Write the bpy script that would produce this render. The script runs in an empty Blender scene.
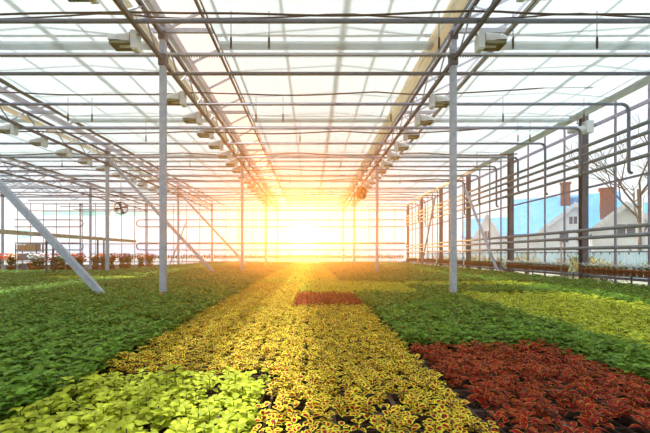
import bpy, math, random
from mathutils import Vector, Matrix
R = random.Random(7)
S = bpy.context.scene
COL = S.collection
PI = math.pi

# ------------------------------------------------------------------ frame of the place
F = 361.0                      # focal length in pixels of a 650 wide picture
CAMZ = 1.3                     # camera height above the floor
Z1 = 9.96                      # first row of posts
PITCH = 5.727                  # distance between frames
ROWS = [-28.08, -20.08, -12.08, -4.08, 3.92]
XR = 11.92                     # right wall
YE = Z1 + 6 * PITCH            # end wall
XL = -36.08                    # left wall (far outside the picture)
H_CH = CAMZ + 5.33             # lower chord of the trusses
H_SC = CAMZ + 6.0              # shade screens
H_GU = CAMZ + 6.35             # gutters
FRAMES = [Z1 + PITCH * k for k in range(-2, 7)]
ORD = ['nearest', 'second', 'third', 'fourth', 'fifth', 'sixth', 'seventh', 'eighth', 'ninth', 'tenth', 'eleventh', 'twelfth',
       'thirteenth', 'fourteenth', 'fifteenth', 'sixteenth', 'seventeenth', 'eighteenth', 'nineteenth', 'twentieth',
       'twenty-first', 'twenty-second', 'twenty-third', 'twenty-fourth', 'twenty-fifth', 'twenty-sixth', 'twenty-seventh', 'twenty-eighth']

# ------------------------------------------------------------------ materials
def new_mat(name):
    m = bpy.data.materials.new(name); m.use_nodes = True
    nt = m.node_tree; nt.nodes.clear()
    return m, nt, nt.nodes.new('ShaderNodeOutputMaterial')
def nd(nt, kind, **kw):
    n = nt.nodes.new(kind)
    for k, v in kw.items():
        if k.startswith('i_'):
            n.inputs[k[2:].replace('_', ' ')].default_value = v
        else:
            setattr(n, k, v)
    return n
def math_node(nt, op, a, b=None, clamp=False):
    n = nt.nodes.new('ShaderNodeMath'); n.operation = op; n.use_clamp = clamp
    for i, v in enumerate((a, b)):
        if v is None: continue
        if isinstance(v, (int, float)): n.inputs[i].default_value = v
        else: nt.links.new(v, n.inputs[i])
    return n.outputs[0]
def ramp(nt, fac, stops, interp='LINEAR'):
    n = nt.nodes.new('ShaderNodeValToRGB'); cr = n.color_ramp; cr.interpolation = interp
    while len(cr.elements) < len(stops): cr.elements.new(0.5)
    for e, (p, c) in zip(cr.elements, stops):
        e.position = p; e.color = (*c, 1)
    nt.links.new(fac, n.inputs[0])
    return n.outputs[0]
def solid(name, c1, c2=None, rough=.5, metal=0., scale=6., detail=3., spec=.5, bump=0.):
    m, nt, out = new_mat(name)
    p = nd(nt, 'ShaderNodeBsdfPrincipled')
    p.inputs['Roughness'].default_value = rough; p.inputs['Metallic'].default_value = metal
    p.inputs['Specular IOR Level'].default_value = spec
    c2 = c2 or tuple(v * .8 for v in c1)
    tc = nd(nt, 'ShaderNodeTexCoord')
    no = nd(nt, 'ShaderNodeTexNoise'); no.inputs['Scale'].default_value = scale; no.inputs['Detail'].default_value = detail
    nt.links.new(tc.outputs['Object'], no.inputs['Vector'])
    nt.links.new(ramp(nt, no.outputs['Fac'], [(.35, c2), (.65, c1)]), p.inputs['Base Color'])
    if bump:
        b = nd(nt, 'ShaderNodeBump'); b.inputs['Strength'].default_value = bump
        nt.links.new(no.outputs['Fac'], b.inputs['Height']); nt.links.new(b.outputs[0], p.inputs['Normal'])
    nt.links.new(p.outputs[0], out.inputs[0])
    return m
def glass(name, tint, gloss=.06, diff=0., dcol=(.9, .95, 1)):
    m, nt, out = new_mat(name)
    t = nd(nt, 'ShaderNodeBsdfTransparent'); t.inputs[0].default_value = (*tint, 1)
    g = nd(nt, 'ShaderNodeBsdfGlossy'); g.inputs['Roughness'].default_value = .05
    mx = nd(nt, 'ShaderNodeMixShader'); mx.inputs[0].default_value = gloss
    nt.links.new(t.outputs[0], mx.inputs[1]); nt.links.new(g.outputs[0], mx.inputs[2])
    last = mx
    if diff:
        d = nd(nt, 'ShaderNodeBsdfTranslucent'); d.inputs[0].default_value = (*dcol, 1)
        m2 = nd(nt, 'ShaderNodeMixShader'); m2.inputs[0].default_value = diff
        nt.links.new(last.outputs[0], m2.inputs[1]); nt.links.new(d.outputs[0], m2.inputs[2]); last = m2
    nt.links.new(last.outputs[0], out.inputs[0])
    return m
def leaf_mat(name, centre, edge, lo=None, hi=None, trans=.35, rough=.5, vein=None, spread=.16):
    """centre / edge colours; lo..hi = where (0 midrib .. 1 margin) the centre colour gives way to the edge colour"""
    m, nt, out = new_mat(name)
    uv = nd(nt, 'ShaderNodeUVMap'); uv.uv_map = 'UVMap'
    sp = nd(nt, 'ShaderNodeSeparateXYZ'); nt.links.new(uv.outputs[0], sp.inputs[0])
    d = math_node(nt, 'ABSOLUTE', math_node(nt, 'SUBTRACT', math_node(nt, 'MULTIPLY', sp.outputs[0], 2.), 1.))
    oi = nd(nt, 'ShaderNodeObjectInfo')
    geo = nd(nt, 'ShaderNodeTexCoord')
    no = nd(nt, 'ShaderNodeTexNoise'); no.inputs['Scale'].default_value = 22.; no.inputs['Detail'].default_value = 2.
    nt.links.new(geo.outputs['Object'], no.inputs['Vector'])
    if lo is None:
        fac = d
        col = ramp(nt, fac, [(0., centre), (.12, edge if vein is None else vein), (1., edge)])
    else:
        v = math_node(nt, 'ABSOLUTE', math_node(nt, 'MULTIPLY', math_node(nt, 'SUBTRACT', sp.outputs[1], .45), 1.85))
        e = math_node(nt, 'MAXIMUM', d, v)
        e = math_node(nt, 'ADD', e, math_node(nt, 'MULTIPLY', math_node(nt, 'SUBTRACT', no.outputs['Fac'], .5), .5))
        col = ramp(nt, e, [(lo, centre), (hi, edge)])
    hs = nd(nt, 'ShaderNodeHueSaturation')
    gi_ = nd(nt, 'ShaderNodeNewGeometry')
    val = math_node(nt, 'ADD', 1 - spread, math_node(nt, 'MULTIPLY', oi.outputs['Random'], 2 * spread))
    val = math_node(nt, 'MULTIPLY', val, math_node(nt, 'ADD', .74, math_node(nt, 'MULTIPLY', gi_.outputs['Random Per Island'], .52)))
    val = math_node(nt, 'MULTIPLY', val, math_node(nt, 'ADD', .72, math_node(nt, 'MULTIPLY', no.outputs['Fac'], .56)))
    hue = math_node(nt, 'ADD', .49, math_node(nt, 'MULTIPLY', no.outputs['Fac'], .02))
    nt.links.new(col, hs.inputs['Color']); nt.links.new(val, hs.inputs['Value']); nt.links.new(hue, hs.inputs['Hue'])
    p = nd(nt, 'ShaderNodeBsdfPrincipled'); p.inputs['Roughness'].default_value = rough
    p.inputs['Specular IOR Level'].default_value = .12
    t = nd(nt, 'ShaderNodeBsdfTranslucent')
    nt.links.new(hs.outputs[0], p.inputs['Base Color']); nt.links.new(hs.outputs[0], t.inputs[0])
    mx = nd(nt, 'ShaderNodeMixShader'); mx.inputs[0].default_value = trans
    nt.links.new(p.outputs[0], mx.inputs[1]); nt.links.new(t.outputs[0], mx.inputs[2])
    nt.links.new(mx.outputs[0], out.inputs[0])
    return m
def cloth_mat(name, colour, trans, open_, warm=None):
    m, nt, out = new_mat(name)
    tc = nd(nt, 'ShaderNodeTexCoord')
    wv = nd(nt, 'ShaderNodeTexNoise'); wv.inputs['Scale'].default_value = 1.3; wv.inputs['Detail'].default_value = 4
    mp = nd(nt, 'ShaderNodeMapping'); mp.inputs['Scale'].default_value = (3., .5, 1)
    nt.links.new(tc.outputs['Object'], mp.inputs[0]); nt.links.new(mp.outputs[0], wv.inputs['Vector'])
    c = ramp(nt, wv.outputs['Fac'], [(.3, tuple(v * .93 for v in colour)), (.7, colour)])
    d = nd(nt, 'ShaderNodeBsdfDiffuse'); t = nd(nt, 'ShaderNodeBsdfTranslucent'); tr = nd(nt, 'ShaderNodeBsdfTransparent')
    nt.links.new(c, d.inputs[0]); nt.links.new(c, t.inputs[0])
    a = nd(nt, 'ShaderNodeMixShader'); a.inputs[0].default_value = trans
    nt.links.new(d.outputs[0], a.inputs[1]); nt.links.new(t.outputs[0], a.inputs[2])
    b = nd(nt, 'ShaderNodeMixShader'); b.inputs[0].default_value = open_
    nt.links.new(a.outputs[0], b.inputs[1]); nt.links.new(tr.outputs[0], b.inputs[2])
    nt.links.new(b.outputs[0], out.inputs[0])
    return m

M = {}
M['steel'] = solid('galvanised steel', (.38, .46, .58), (.29, .36, .47), .55, .1, 9)
M['darksteel'] = solid('slate grey steel', (.07, .105, .16), (.05, .075, .12), .6, .1, 8)
M['column'] = solid('blue grey painted steel', (.085, .10, .135), (.06, .07, .10), .55, .2, 5)
M['pipe'] = solid('grey painted pipe', (.11, .165, .25), (.08, .125, .20), .5, .1, 7)
M['wallpipe'] = solid('grey heating pipe', (.21, .25, .29), (.155, .185, .22), .5, .1, 4)
M['alu'] = solid('aluminium profile', (.50, .53, .60), (.40, .43, .5), .4, .5, 5)
M['mullion'] = solid('lilac grey glazing bar', (.25, .24, .33), (.19, .18, .27), .5, .2, 5)
M['rail'] = solid('olive grey screen rail', (.12, .15, .13), (.08, .10, .09), .5, .2, 5)
M['black'] = solid('black rubber', (.022, .022, .03), (.014, .014, .018), .6)
M['plum'] = solid('dark plum cable', (.055, .035, .05), (.03, .02, .035), .6)
M['white'] = solid('white enamel', (.80, .85, .90), (.72, .78, .84), .35)
M['olive'] = solid('olive lamp housing', (.20, .25, .16), (.14, .18, .11), .4)
M['bulb'] = solid('lamp glass', (.75, .78, .72), None, .1)
M['blue'] = solid('blue plastic cap', (.03, .2, .4), None, .4)
M['tray'] = solid('brown plastic tray', (.13, .07, .055), (.075, .042, .034), .55, 0, 14)
M['soil'] = solid('dark potting soil', (.03, .02, .014), (.012, .008, .006), .95, 0, 30, 5, .1, .6)
M['floor'] = solid('dark ground cloth', (.020, .013, .009), (.008, .006, .005), .9, 0, 3, 6, .15, .3)
M['terracotta'] = solid('terracotta', (.44, .14, .05), (.33, .095, .035), .75, 0, 9)
M['rust'] = solid('rusted white beam', (.62, .58, .55), (.38, .27, .22), .7, 0, 4, 6)
M['card'] = solid('cardboard', (.45, .30, .17), (.38, .25, .14), .8, 0, 5)
M['crate'] = solid('grey plastic crate', (.28, .30, .36), (.2, .22, .27), .5, 0, 5)
M['orange'] = solid('orange plastic', (.75, .2, .03), None, .5)
M['greenleaf'] = leaf_mat('green leaf', (.26, .40, .05), (.130, .255, .022), trans=.28, vein=(.15, .28, .025))
M['stem'] = solid('dark green brown stem', (.07, .075, .025), (.05, .04, .018), .7, 0, 20)
M['limeleaf'] = leaf_mat('lime coleus leaf', (.64, .68, .10), (.48, .54, .035), trans=.3, vein=(.52, .57, .04), spread=.1)
M['yellowleaf'] = leaf_mat('yellow coleus leaf with red heart', (.38, .010, .010), (.86, .78, .06), .44, .57, trans=.3, spread=.12)
M['redleaf'] = leaf_mat('red coleus leaf with thin yellow margin', (.29, .010, .007), (.60, .28, .04), .78, .93, trans=.25, spread=.2)
M['potleaf'] = leaf_mat('dark pot plant leaf', (.06, .15, .04), (.035, .11, .025), trans=.3)
M['petal_white'] = leaf_mat('white petal', (.85, .85, .8), (.85, .86, .84), trans=.35)
M['petal_red'] = leaf_mat('orange red petal', (.70, .05, .01), (.78, .08, .015), trans=.35)
M['petal_pink'] = leaf_mat('pink petal', (.8, .25, .3), (.85, .35, .38), trans=.35)
M['petal_orange'] = leaf_mat('orange petal', (.85, .3, .03), (.9, .38, .04), trans=.35)
M['screen'] = cloth_mat('white shade cloth', (.87, .945, .98), .43, .05)
M['roll'] = cloth_mat('cream rolled shade cloth', (.92, .92, .86), .5, 0.)
M['glass'] = glass('clear glazing', (.95, .98, .985), .05)
M['roofglass'] = glass('roof glazing', (.93, .96, .97), .04)
M['lowglass'] = glass('pale blue lower glazing', (.55, .66, .84), .04, .25, (.55, .68, .92))
M['teal'] = glass('teal tinted glazing', (.50, .78, .80), .05, .2, (.4, .8, .8))
M['bluefilm'] = glass('lightly frosted glazing', (.93, .96, .98), .03, .12)
M['roofblue'] = solid('blue metal roof', (.14, .40, .70), (.11, .34, .62), .4, 0, 1.5)
M['housewall'] = solid('white rendered wall', (.82, .82, .83), (.72, .73, .75), .8, 0, 1)
M['fascia'] = solid('white painted board', (.86, .86, .86), None, .5)
M['brick'] = solid('red brick', (.46, .17, .11), (.35, .12, .08), .85, 0, 9)
M['darkpane'] = solid('dark window pane', (.12, .15, .20), (.08, .10, .14), .1)
M['bark'] = solid('grey brown bark', (.16, .12, .10), (.10, .08, .06), .9, 0, 9)
M['straw'] = leaf_mat('dry straw coloured leaf', (.52, .42, .16), (.46, .37, .14), trans=.3)
M['bushgreen'] = leaf_mat('shrub leaf', (.22, .28, .10), (.19, .24, .09), trans=.3)
M['fence'] = solid('grey blue fence board', (.36, .50, .55), (.3, .42, .48), .7, 0, 2)
M['ground'] = solid('pale dry grass ground', (.40, .37, .28), (.28, .27, .18), .95, 0, .6, 8)

# ------------------------------------------------------------------ mesh builder
class MB:
    def __init__(s): s.v = []; s.f = []; s.uv = []; s.mi = []
    def add(s, vs, fs, uvs=None, mi=0):
        o = len(s.v); s.v += [tuple(v) for v in vs]
        for f in fs:
            s.f.append([i + o for i in f]); s.mi.append(mi)
            s.uv.append([uvs[i] for i in f] if uvs else [(0, 0)] * len(f))
    def box(s, c, d, rot=None, mi=0):
        x, y, z = d[0] / 2, d[1] / 2, d[2] / 2
        vs = [Vector((sx * x, sy * y, sz * z)) for sx in (-1, 1) for sy in (-1, 1) for sz in (-1, 1)]
        if rot is not None: vs = [rot @ v for v in vs]
        c = Vector(c); vs = [v + c for v in vs]
        s.add(vs, [(0, 1, 3, 2), (4, 6, 7, 5), (0, 4, 5, 1), (2, 3, 7, 6), (0, 2, 6, 4), (1, 5, 7, 3)], mi=mi)
    def bar(s, a, b, w, h=None, up=(0, 0, 1)):
        a, b = Vector(a), Vector(b); h = h or w
        d = b - a; L = d.length; y = d.normalized(); u = Vector(up)
        if abs(y.dot(u)) > .98: u = Vector((0, 1, 0)) if abs(y.y) < .9 else Vector((1, 0, 0))
        x = y.cross(u).normalized(); z = x.cross(y)
        s.box((a + b) / 2, (w, L, h), Matrix((x, y, z)).transposed())
    def tube(s, pts, r, n=10, cap=True):
        pts = [Vector(p) for p in pts]; rings = []
        rr = r if isinstance(r, (list, tuple)) else [r] * len(pts)
        t0 = (pts[1] - pts[0]).normalized()
        u = Vector((0, 0, 1)) if abs(t0.z) < .9 else Vector((1, 0, 0))
        nrm = (u - t0 * u.dot(t0)).normalized()
        vs = []
        for i, p in enumerate(pts):
            a = pts[max(i - 1, 0)]; b = pts[min(i + 1, len(pts) - 1)]
            t = (b - a).normalized(); nrm = (nrm - t * nrm.dot(t)).normalized(); bi = t.cross(nrm)
            for k in range(n):
                th = 2 * PI * k / n
                vs.append(p + (nrm * math.cos(th) + bi * math.sin(th)) * rr[i])
        fs = [(i * n + k, i * n + (k + 1) % n, (i + 1) * n + (k + 1) % n, (i + 1) * n + k) for i in range(len(pts) - 1) for k in range(n)]
        if cap:
            fs.append(tuple(range(n - 1, -1, -1))); fs.append(tuple((len(pts) - 1) * n + k for k in range(n)))
        s.add(vs, fs)
    def lathe(s, prof, n=16, c=(0, 0, 0)):
        vs = [(c[0] + r * math.cos(2 * PI * k / n), c[1] + r * math.sin(2 * PI * k / n), c[2] + z) for r, z in prof for k in range(n)]
        fs = [(i * n + k, i * n + (k + 1) % n, (i + 1) * n + (k + 1) % n, (i + 1) * n + k) for i in range(len(prof) - 1) for k in range(n)]
        if prof[0][0] > 1e-5: fs.append(tuple(range(n - 1, -1, -1)))
        if prof[-1][0] > 1e-5: fs.append(tuple((len(prof) - 1) * n + k for k in range(n)))
        s.add(vs, fs)
    def prism(s, poly, a, b):
        """poly in the x,z plane, from y=a to y=b"""
        n = len(poly)
        s.add([(x, a, z) for x, z in poly] + [(x, b, z) for x, z in poly],
              [tuple(range(n)), tuple(range(2 * n - 1, n - 1, -1))] + [(i, (i + 1) % n + 0, (i + 1) % n + n, i + n) for i in range(n)])
    def quad(s, a, b, c, d): s.add([a, b, c, d], [(0, 1, 2, 3)])
    def leaf(s, base, az, pitch, L, W, droop=.9, fold=.25, prof=None, twist=0., mi=0):
        prof = prof or (.12, .72, 1., .72, .05)
        n = len(prof); ca, sa = math.cos(az), math.sin(az)
        px, pz = 0., 0.; ang = pitch; vs = []; uv = []
        step = L / (n - 1)
        for i in range(n):
            w = prof[i] * W / 2; hx, hz = -math.sin(ang), math.cos(ang)
            for sd in (-1, 0, 1):
                up = fold * w * abs(sd) + twist * sd * w
                lx = px + hx * up; lz = pz + hz * up; ly = sd * w
                vs.append((base[0] + lx * ca - ly * sa, base[1] + lx * sa + ly * ca, base[2] + lz))
                uv.append((.5 + .5 * sd, i / (n - 1)))
            px += math.cos(ang) * step; pz += math.sin(ang) * step; ang -= droop / (n - 1)
        fs = []
        for i in range(n - 1):
            for k in (0, 1):
                a = i * 3 + k; fs.append((a, a + 1, a + 4, a + 3))
        s.add(vs, fs, uv, mi)
    def mesh(s, name, mats, smooth=False):
        me = bpy.data.meshes.new(name)
        me.from_pydata(s.v, [], s.f)
        for m in (mats if isinstance(mats, (list, tuple)) else [mats]): me.materials.append(m)
        ul = me.uv_layers.new(name='UVMap')
        ul.data.foreach_set('uv', [c for f in s.uv for p in f for c in p])
        me.polygons.foreach_set('material_index', s.mi)
        if smooth: me.polygons.foreach_set('use_smooth', [True] * len(me.polygons))
        me.update()
        return me
    def obj(s, name, mat, parent=None, smooth=False, loc=None):
        o = bpy.data.objects.new(name, s.mesh(name, mat, smooth)); COL.objects.link(o)
        if parent is not None: o.parent = parent
        if loc is not None: o.location = loc
        return o
def meshobj(name, me, parent=None, loc=(0, 0, 0), rz=0., sc=None):
    o = bpy.data.objects.new(name, me); COL.objects.link(o); o.parent = parent; o.location = loc; o.rotation_euler = (0, 0, rz)
    if sc: o.scale = sc
    return o
def tag(o, label, cat, group=None, kind=None):
    o['label'] = label; o['category'] = cat
    if group: o['group'] = group
    if kind: o['kind'] = kind
    return o
def struct(o): o['kind'] = 'structure'; return o
def thing(name, label, cat, loc=(0, 0, 0), rz=0., group=None):
    o = bpy.data.objects.new(name, None); COL.objects.link(o); o.location = loc; o.rotation_euler = (0, 0, rz)
    o.empty_display_size = .1
    return tag(o, label, cat, group)
def dup(root, loc, label=None, rz=None, sc=None, group=None):
    r = root.copy(); COL.objects.link(r); r.location = loc
    if label: r['label'] = label
    if group: r['group'] = group
    if rz is not None: r.rotation_euler = (0, 0, rz)
    if sc is not None: r.scale = sc
    for ch in list(root.children):
        c = ch.copy(); COL.objects.link(c); c.parent = r
        for g in list(ch.children):
            d = g.copy(); COL.objects.link(d); d.parent = c
    return r

# ------------------------------------------------------------------ floor, ground, glass house
b = MB(); b.box(((XL + XR) / 2, (YE - 6) / 2, -.05), (XR - XL, YE + 6, .1)); struct(b.obj('floor', M['floor']))
b = MB(); b.quad((-260, -60, -.12), (260, -60, -.12), (260, 330, -.12), (-260, 330, -.12)); struct(b.obj('ground', M['ground']))

# right wall: panes, glazing bars, rails
WZ = H_GU - .2
b = MB(); b.quad((XR + .12, -6, .0), (XR + .12, YE, .0), (XR + .12, YE, WZ), (XR + .12, -6, WZ)); struct(b.obj('wall_right', M['glass']))
b = MB()
k = 0; y = Z1 - 8 * PITCH / 4
while y < YE:
    if k % 4 != 0: b.box((XR + .1, y, WZ / 2), (.07, .05, WZ))
    y += PITCH / 4; k += 1
for h, t in ((CAMZ + 2.88, .07), (CAMZ + 5.45, .12), (CAMZ - .95, .1)):
    b.box((XR + .1, (YE - 6) / 2, h), (.09, YE + 6, t))
struct(b.obj('trim_1', M['mullion']))
# end wall
b = MB(); b.quad((XL, YE + .1, CAMZ + 1.25), (XR + .12, YE + .1, CAMZ + 1.25), (XR + .12, YE + .1, H_GU), (XL, YE + .1, H_GU)); struct(b.obj('wall_back', M['bluefilm']))
b = MB(); b.quad((XL, YE + .1, 0), (XR + .12, YE + .1, 0), (XR + .12, YE + .1, CAMZ + 1.25), (XL, YE + .1, CAMZ + 1.25)); struct(b.obj('wall_back_lower', M['lowglass']))
b = MB()
for (x0, x1, z0, z1) in ((-33, -24.6, 6.0, 6.55), (-24.2, -20.3, 5.9, 6.6), (-19.7, -12.6, 6.1, 6.5), (-36, -34.2, 3.2, 4.3), (-31, -29, 3.1, 3.7), (-28, -26.6, 6.0, 6.9)):
    if x0 > XL: b.quad((x0, YE + .04, z0), (x1, YE + .04, z0), (x1, YE + .04, z1), (x0, YE + .04, z1))
struct(b.obj('window_1', M['teal']))
b = MB()
x = XL
while x < XR:
    b.box((x, YE + .06, H_GU / 2), (.06, .06, H_GU)); x += 1.6
for h in (CAMZ + 1.25, CAMZ + 5.3, .35): b.box(((XL + XR) / 2, YE + .06, h), (XR - XL, .08, .1))
struct(b.obj('trim_2', M['mullion']))
# left and rear walls (never seen directly)
b = MB(); b.quad((XL, -6, 0), (XL, YE, 0), (XL, YE, H_GU), (XL, -6, H_GU)); struct(b.obj('wall_left', M['bluefilm']))

# roof: gables of glass over every bay, with rafters, purlins, ridge
bays = [(XL, -28.08)] + [(ROWS[i], ROWS[i + 1]) for i in range(4)] + [(ROWS[4], XR)]
gl = MB(); fr = MB()
RID = 2.1
for x0, x1 in bays:
    xm = (x0 + x1) / 2
    gl.quad((x0, -6, H_GU + .1), (x0, YE, H_GU + .1), (xm, YE, H_GU + RID), (xm, -6, H_GU + RID))
    gl.quad((xm, -6, H_GU + RID), (xm, YE, H_GU + RID), (x1, YE, H_GU + .1), (x1, -6, H_GU + .1))
    fr.box((xm, (YE - 6) / 2, H_GU + RID), (.12, YE + 6, .14))
    for t in (.33, .67):
        for s in (0, 1):
            xa = x0 + (xm - x0) * t if s == 0 else x1 + (xm - x1) * t
            fr.box((xa, (YE - 6) / 2, H_GU + .1 + (RID - .1) * t - .06), (.05, YE + 6, .07))
    y = -5.
    while y < YE + .1:
        for xa in (x0, x1): fr.bar((xa, y, H_GU + .06), (xm, y, H_GU + RID - .04), .045, .07)
        y += PITCH / 3
struct(gl.obj('roof', M['roofglass'])); struct(fr.obj('trim_3', M['alu']))

# ------------------------------------------------------------------ steel: posts, columns, trusses, frame beams
row_words = {-28.08: 'fourth row left of the aisle', -20.08: 'third row left of the aisle', -12.08: 'second row left of the aisle',
             -4.08: 'inner left row', 3.92: 'inner right row'}
def make_post():
    r = thing('steel_post', '', 'post', group='steel posts carrying the roof')
    m = MB(); m.box((0, 0, H_GU / 2 - .05), (.15, .15, H_GU - .1)); m.obj('shaft', M['steel'], r)
    m = MB(); m.box((0, 0, .012), (.32, .32, .024))
    for sx in (-1, 1):
        for sy in (-1, 1): m.tube([(sx * .12, sy * .12, .0), (sx * .12, sy * .12, .06)], .012, 6)
    m.obj('base_plate', M['steel'], r)
    m = MB(); m.box((0, 0, H_CH), (.2, .22, .3)); m.obj('bracket', M['darksteel'], r)
    m = MB(); m.box((0, 0, H_SC), (.2, .22, .22)); m.obj('bracket', M['darksteel'], r)
    return r
proto_post = make_post(); first = True
for x in ROWS:
    ys = [Z1 + 2 * PITCH * k for k in range(0, 4)]
    for i, y in enumerate(ys):
        if abs((x / y) * F) > 330: continue
        if y > YE - 1: y = YE - .35
        lab = f'{ORD[i]} silver steel post of the {row_words[x]} of plants' if x > -5 else f'slim steel post, {ORD[i]} in depth of the {row_words[x]}'
        lab = {(-4.08, Z1): 'tall silver steel post nearest the camera, left of the aisle', (3.92, Z1): 'tall silver steel post nearest the camera, right of the aisle'}.get((x, y), lab)
        if first: proto_post.location = (x, y, 0); proto_post['label'] = lab; first = False
        else: dup(proto_post, (x, y, 0), lab)
def make_column():
    r = thing('wall_column', '', 'column', group='dark columns along the right glass wall')
    m = MB(); hh = WZ + .1
    m.box((0, -.11, hh / 2), (.26, .025, hh)); m.box((0, .11, hh / 2), (.26, .025, hh)); m.box((0, 0, hh / 2), (.025, .2, hh)); m.obj('shaft', M['column'], r)
    m = MB(); m.box((0, 0, .015), (.4, .36, .03)); m.obj('base_plate', M['darksteel'], r)
    m = MB()
    for h in (CAMZ + 1., CAMZ + .68, CAMZ + .25, CAMZ + 3.41, CAMZ + 3.82, CAMZ + 4.19, CAMZ + 4.54): m.box((-.2, 0, h - .075), (.22, .05, .03))
    m.obj('pipe_bracket', M['darksteel'], r)
    return r
pc = make_column()
for i in range(6):
    y = Z1 + PITCH * (i + 1); y = min(y, YE - .25)
    lab = ['dark steel wall column nearest the camera beside the white flower pots', 'second dark column along the glass wall, left of the blue-roofed house',
           'third dark column along the glass wall, beside a leaning brace', 'fourth dark column along the right glass wall', 'fifth dark column along the right glass wall',
           'dark corner column where the right glass wall meets the end wall'][i]
    if i == 0: pc.location = (XR - .08, y, 0); pc['label'] = lab
    else: dup(pc, (XR - .08, y, 0), lab)

for x in ROWS[1:]:
    nm = {-20.08: 'outermost on the left', -12.08: 'second left of the aisle', -4.08: 'left of the aisle', 3.92: 'right of the aisle'}[x]
    r = thing('lattice_truss', f'long steel lattice girder under the roof, {nm}', 'girder', (x, 0, 0), group='lattice girders running to the end wall')
    y0, y1 = 3.0, YE
    m = MB(); m.box((0, (y0 + y1) / 2, H_CH), (.09, y1 - y0, .10)); m.obj('lower_chord', M['darksteel'], r)
    m = MB(); m.box((0, (y0 + y1) / 2, H_SC), (.10, y1 - y0, .09)); m.obj('upper_chord', M['darksteel'], r)
    m = MB(); y = y0; up = True
    while y < y1 - .6:
        a, c = (H_CH, H_SC) if up else (H_SC, H_CH)
        m.bar((0, y, a), (0, y + .82, c), .035); y += .82; up = not up
    m.obj('web', M['steel'], r)
    m = MB(); m.prism([(-.12, H_GU + .12), (-.08, H_GU - .08), (.08, H_GU - .08), (.12, H_GU + .12), (.10, H_GU + .12), (.06, H_GU - .04), (-.06, H_GU - .04), (-.10, H_GU + .12)], y0, y1)
    m.obj('gutter', M['alu'], r)
# cross beams of every frame (above the cloth) and rack rails (below it)
for i, y in enumerate(FRAMES[2:]):
    m = MB(); m.box(((XL + XR) / 2, y, H_SC + .16), (XR - XL, .07, .12))
    tag(m.obj('cross_beam', M['alu'], smooth=False), f'{ORD[i]} steel cross beam above the white shade cloth', 'beam', 'cross beams above the shade cloth')
    if i > 3: continue
    r = thing('rack_rail', f'{ORD[i]} toothed screen drive rail running across the glasshouse', 'rail', (0, y, CAMZ + 5.49), group='toothed rails under the shade cloth')
    m = MB(); m.box(((-28 + XR) / 2, 0, .02), (XR + 28, .07, .06)); m.obj('rail', M['alu'], r)
    m = MB(); x = -14.
    dx = .07 if i < 1 else .14
    while x < XR - .6:
        m.box((x, 0, -.03), (dx * .5, .05, .05)); x += dx
    m.obj('tooth_strip', M['rail'], r)

# screen rails (dark profile along the free edge of each cloth)
for i, x in enumerate((-20.08, -12.08, -4.08, 3.92)):
    m = MB(); m.box((x + 1.36, (YE + 3) / 2, H_SC - .02), (.05, YE - 3, .09)); m.box((x + 1.46, (YE + 3) / 2, H_SC), (.03, YE - 3, .05))
    lab = ['on the far left', 'second left of the aisle', 'just right of the left girder', 'right of the right girder'][i]
    tag(m.obj('screen_rail', M['rail']), f'dark rail along the edge of the shade cloth {lab}', 'rail', 'screen rails along the shade cloths')

# shade screens
def screen(x0, x1, label):
    r = thing('shade_screen', label, 'shade screen', (0, 0, 0), group='white shade cloths under the roof')
    m = MB(); nx = 10; ys = []
    y = 2.2
    while y < YE - .1: ys.append(y); y += PITCH / 10
    ys.append(YE)
    vs = []
    for j, y in enumerate(ys):
        ph = ((y - Z1) / (PITCH / 2.5)) % 1
        for i in range(nx + 1):
            t = i / nx; sag = -.05 * math.sin(PI * ph) - .03 * math.sin(PI * t) + R.uniform(-.012, .012)
            vs.append((x0 + (x1 - x0) * t, y, H_SC + .03 + sag))
    n = nx + 1
    m.add(vs, [(j * n + i, j * n + i + 1, (j + 1) * n + i + 1, (j + 1) * n + i) for j in range(len(ys) - 1) for i in range(nx)])
    m.obj('cloth', M['screen'], r, True)
    for y in FRAMES[2:-1]:                       # gathered folds behind each frame beam
        m = MB(); prev = None
        pts = []
        for k in range(9):
            pts.append((y + .12 + .04 * k, H_SC - .05 - (.10 if k % 2 else .0)))
        vs = [(xx, p[0], p[1]) for p in pts for xx in (x0 + .05, x1 - .05)]
        m.add(vs, [(2 * k, 2 * k + 1, 2 * k + 3, 2 * k + 2) for k in range(8)])
        m.obj('folded_edge', M['screen'], r, True)
    return r
sw = ['white shade cloth spanning the bay at the far left', 'white shade cloth spanning the bay left of the left girder', 'white shade cloth over the central aisle between both girders',
      'white shade cloth spanning the bay beside the right glass wall']
for (x0, lab, x1) in ((-20.08, sw[0], -12.2), (-12.08, sw[1], -4.3), (-4.08, sw[2], 3.72), (3.92, sw[3], XR - .36)):
    screen(x0 + 1.44, x1, lab)
for i, x in enumerate((-12.42, -4.42, 3.55, XR - .36)):
    m = MB(); m.tube([(x, 3, H_SC - .06), (x, YE, H_SC - .06)], .13 if i < 3 else .12, 10); m.tube([(x - .2, 3, H_SC - .0), (x - .2, YE, H_SC - .0)], .07, 8)
    lab = ['left of the second girder', 'left of the left girder', 'beside the right girder', 'along the top of the right glass wall'][i]
    tag(m.obj('cloth_roll', M['roll'] if i < 3 else M['white'], smooth=True), f'long rolled bundle of shade cloth {lab}', 'cloth roll', 'rolled shade cloth bundles')

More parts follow.
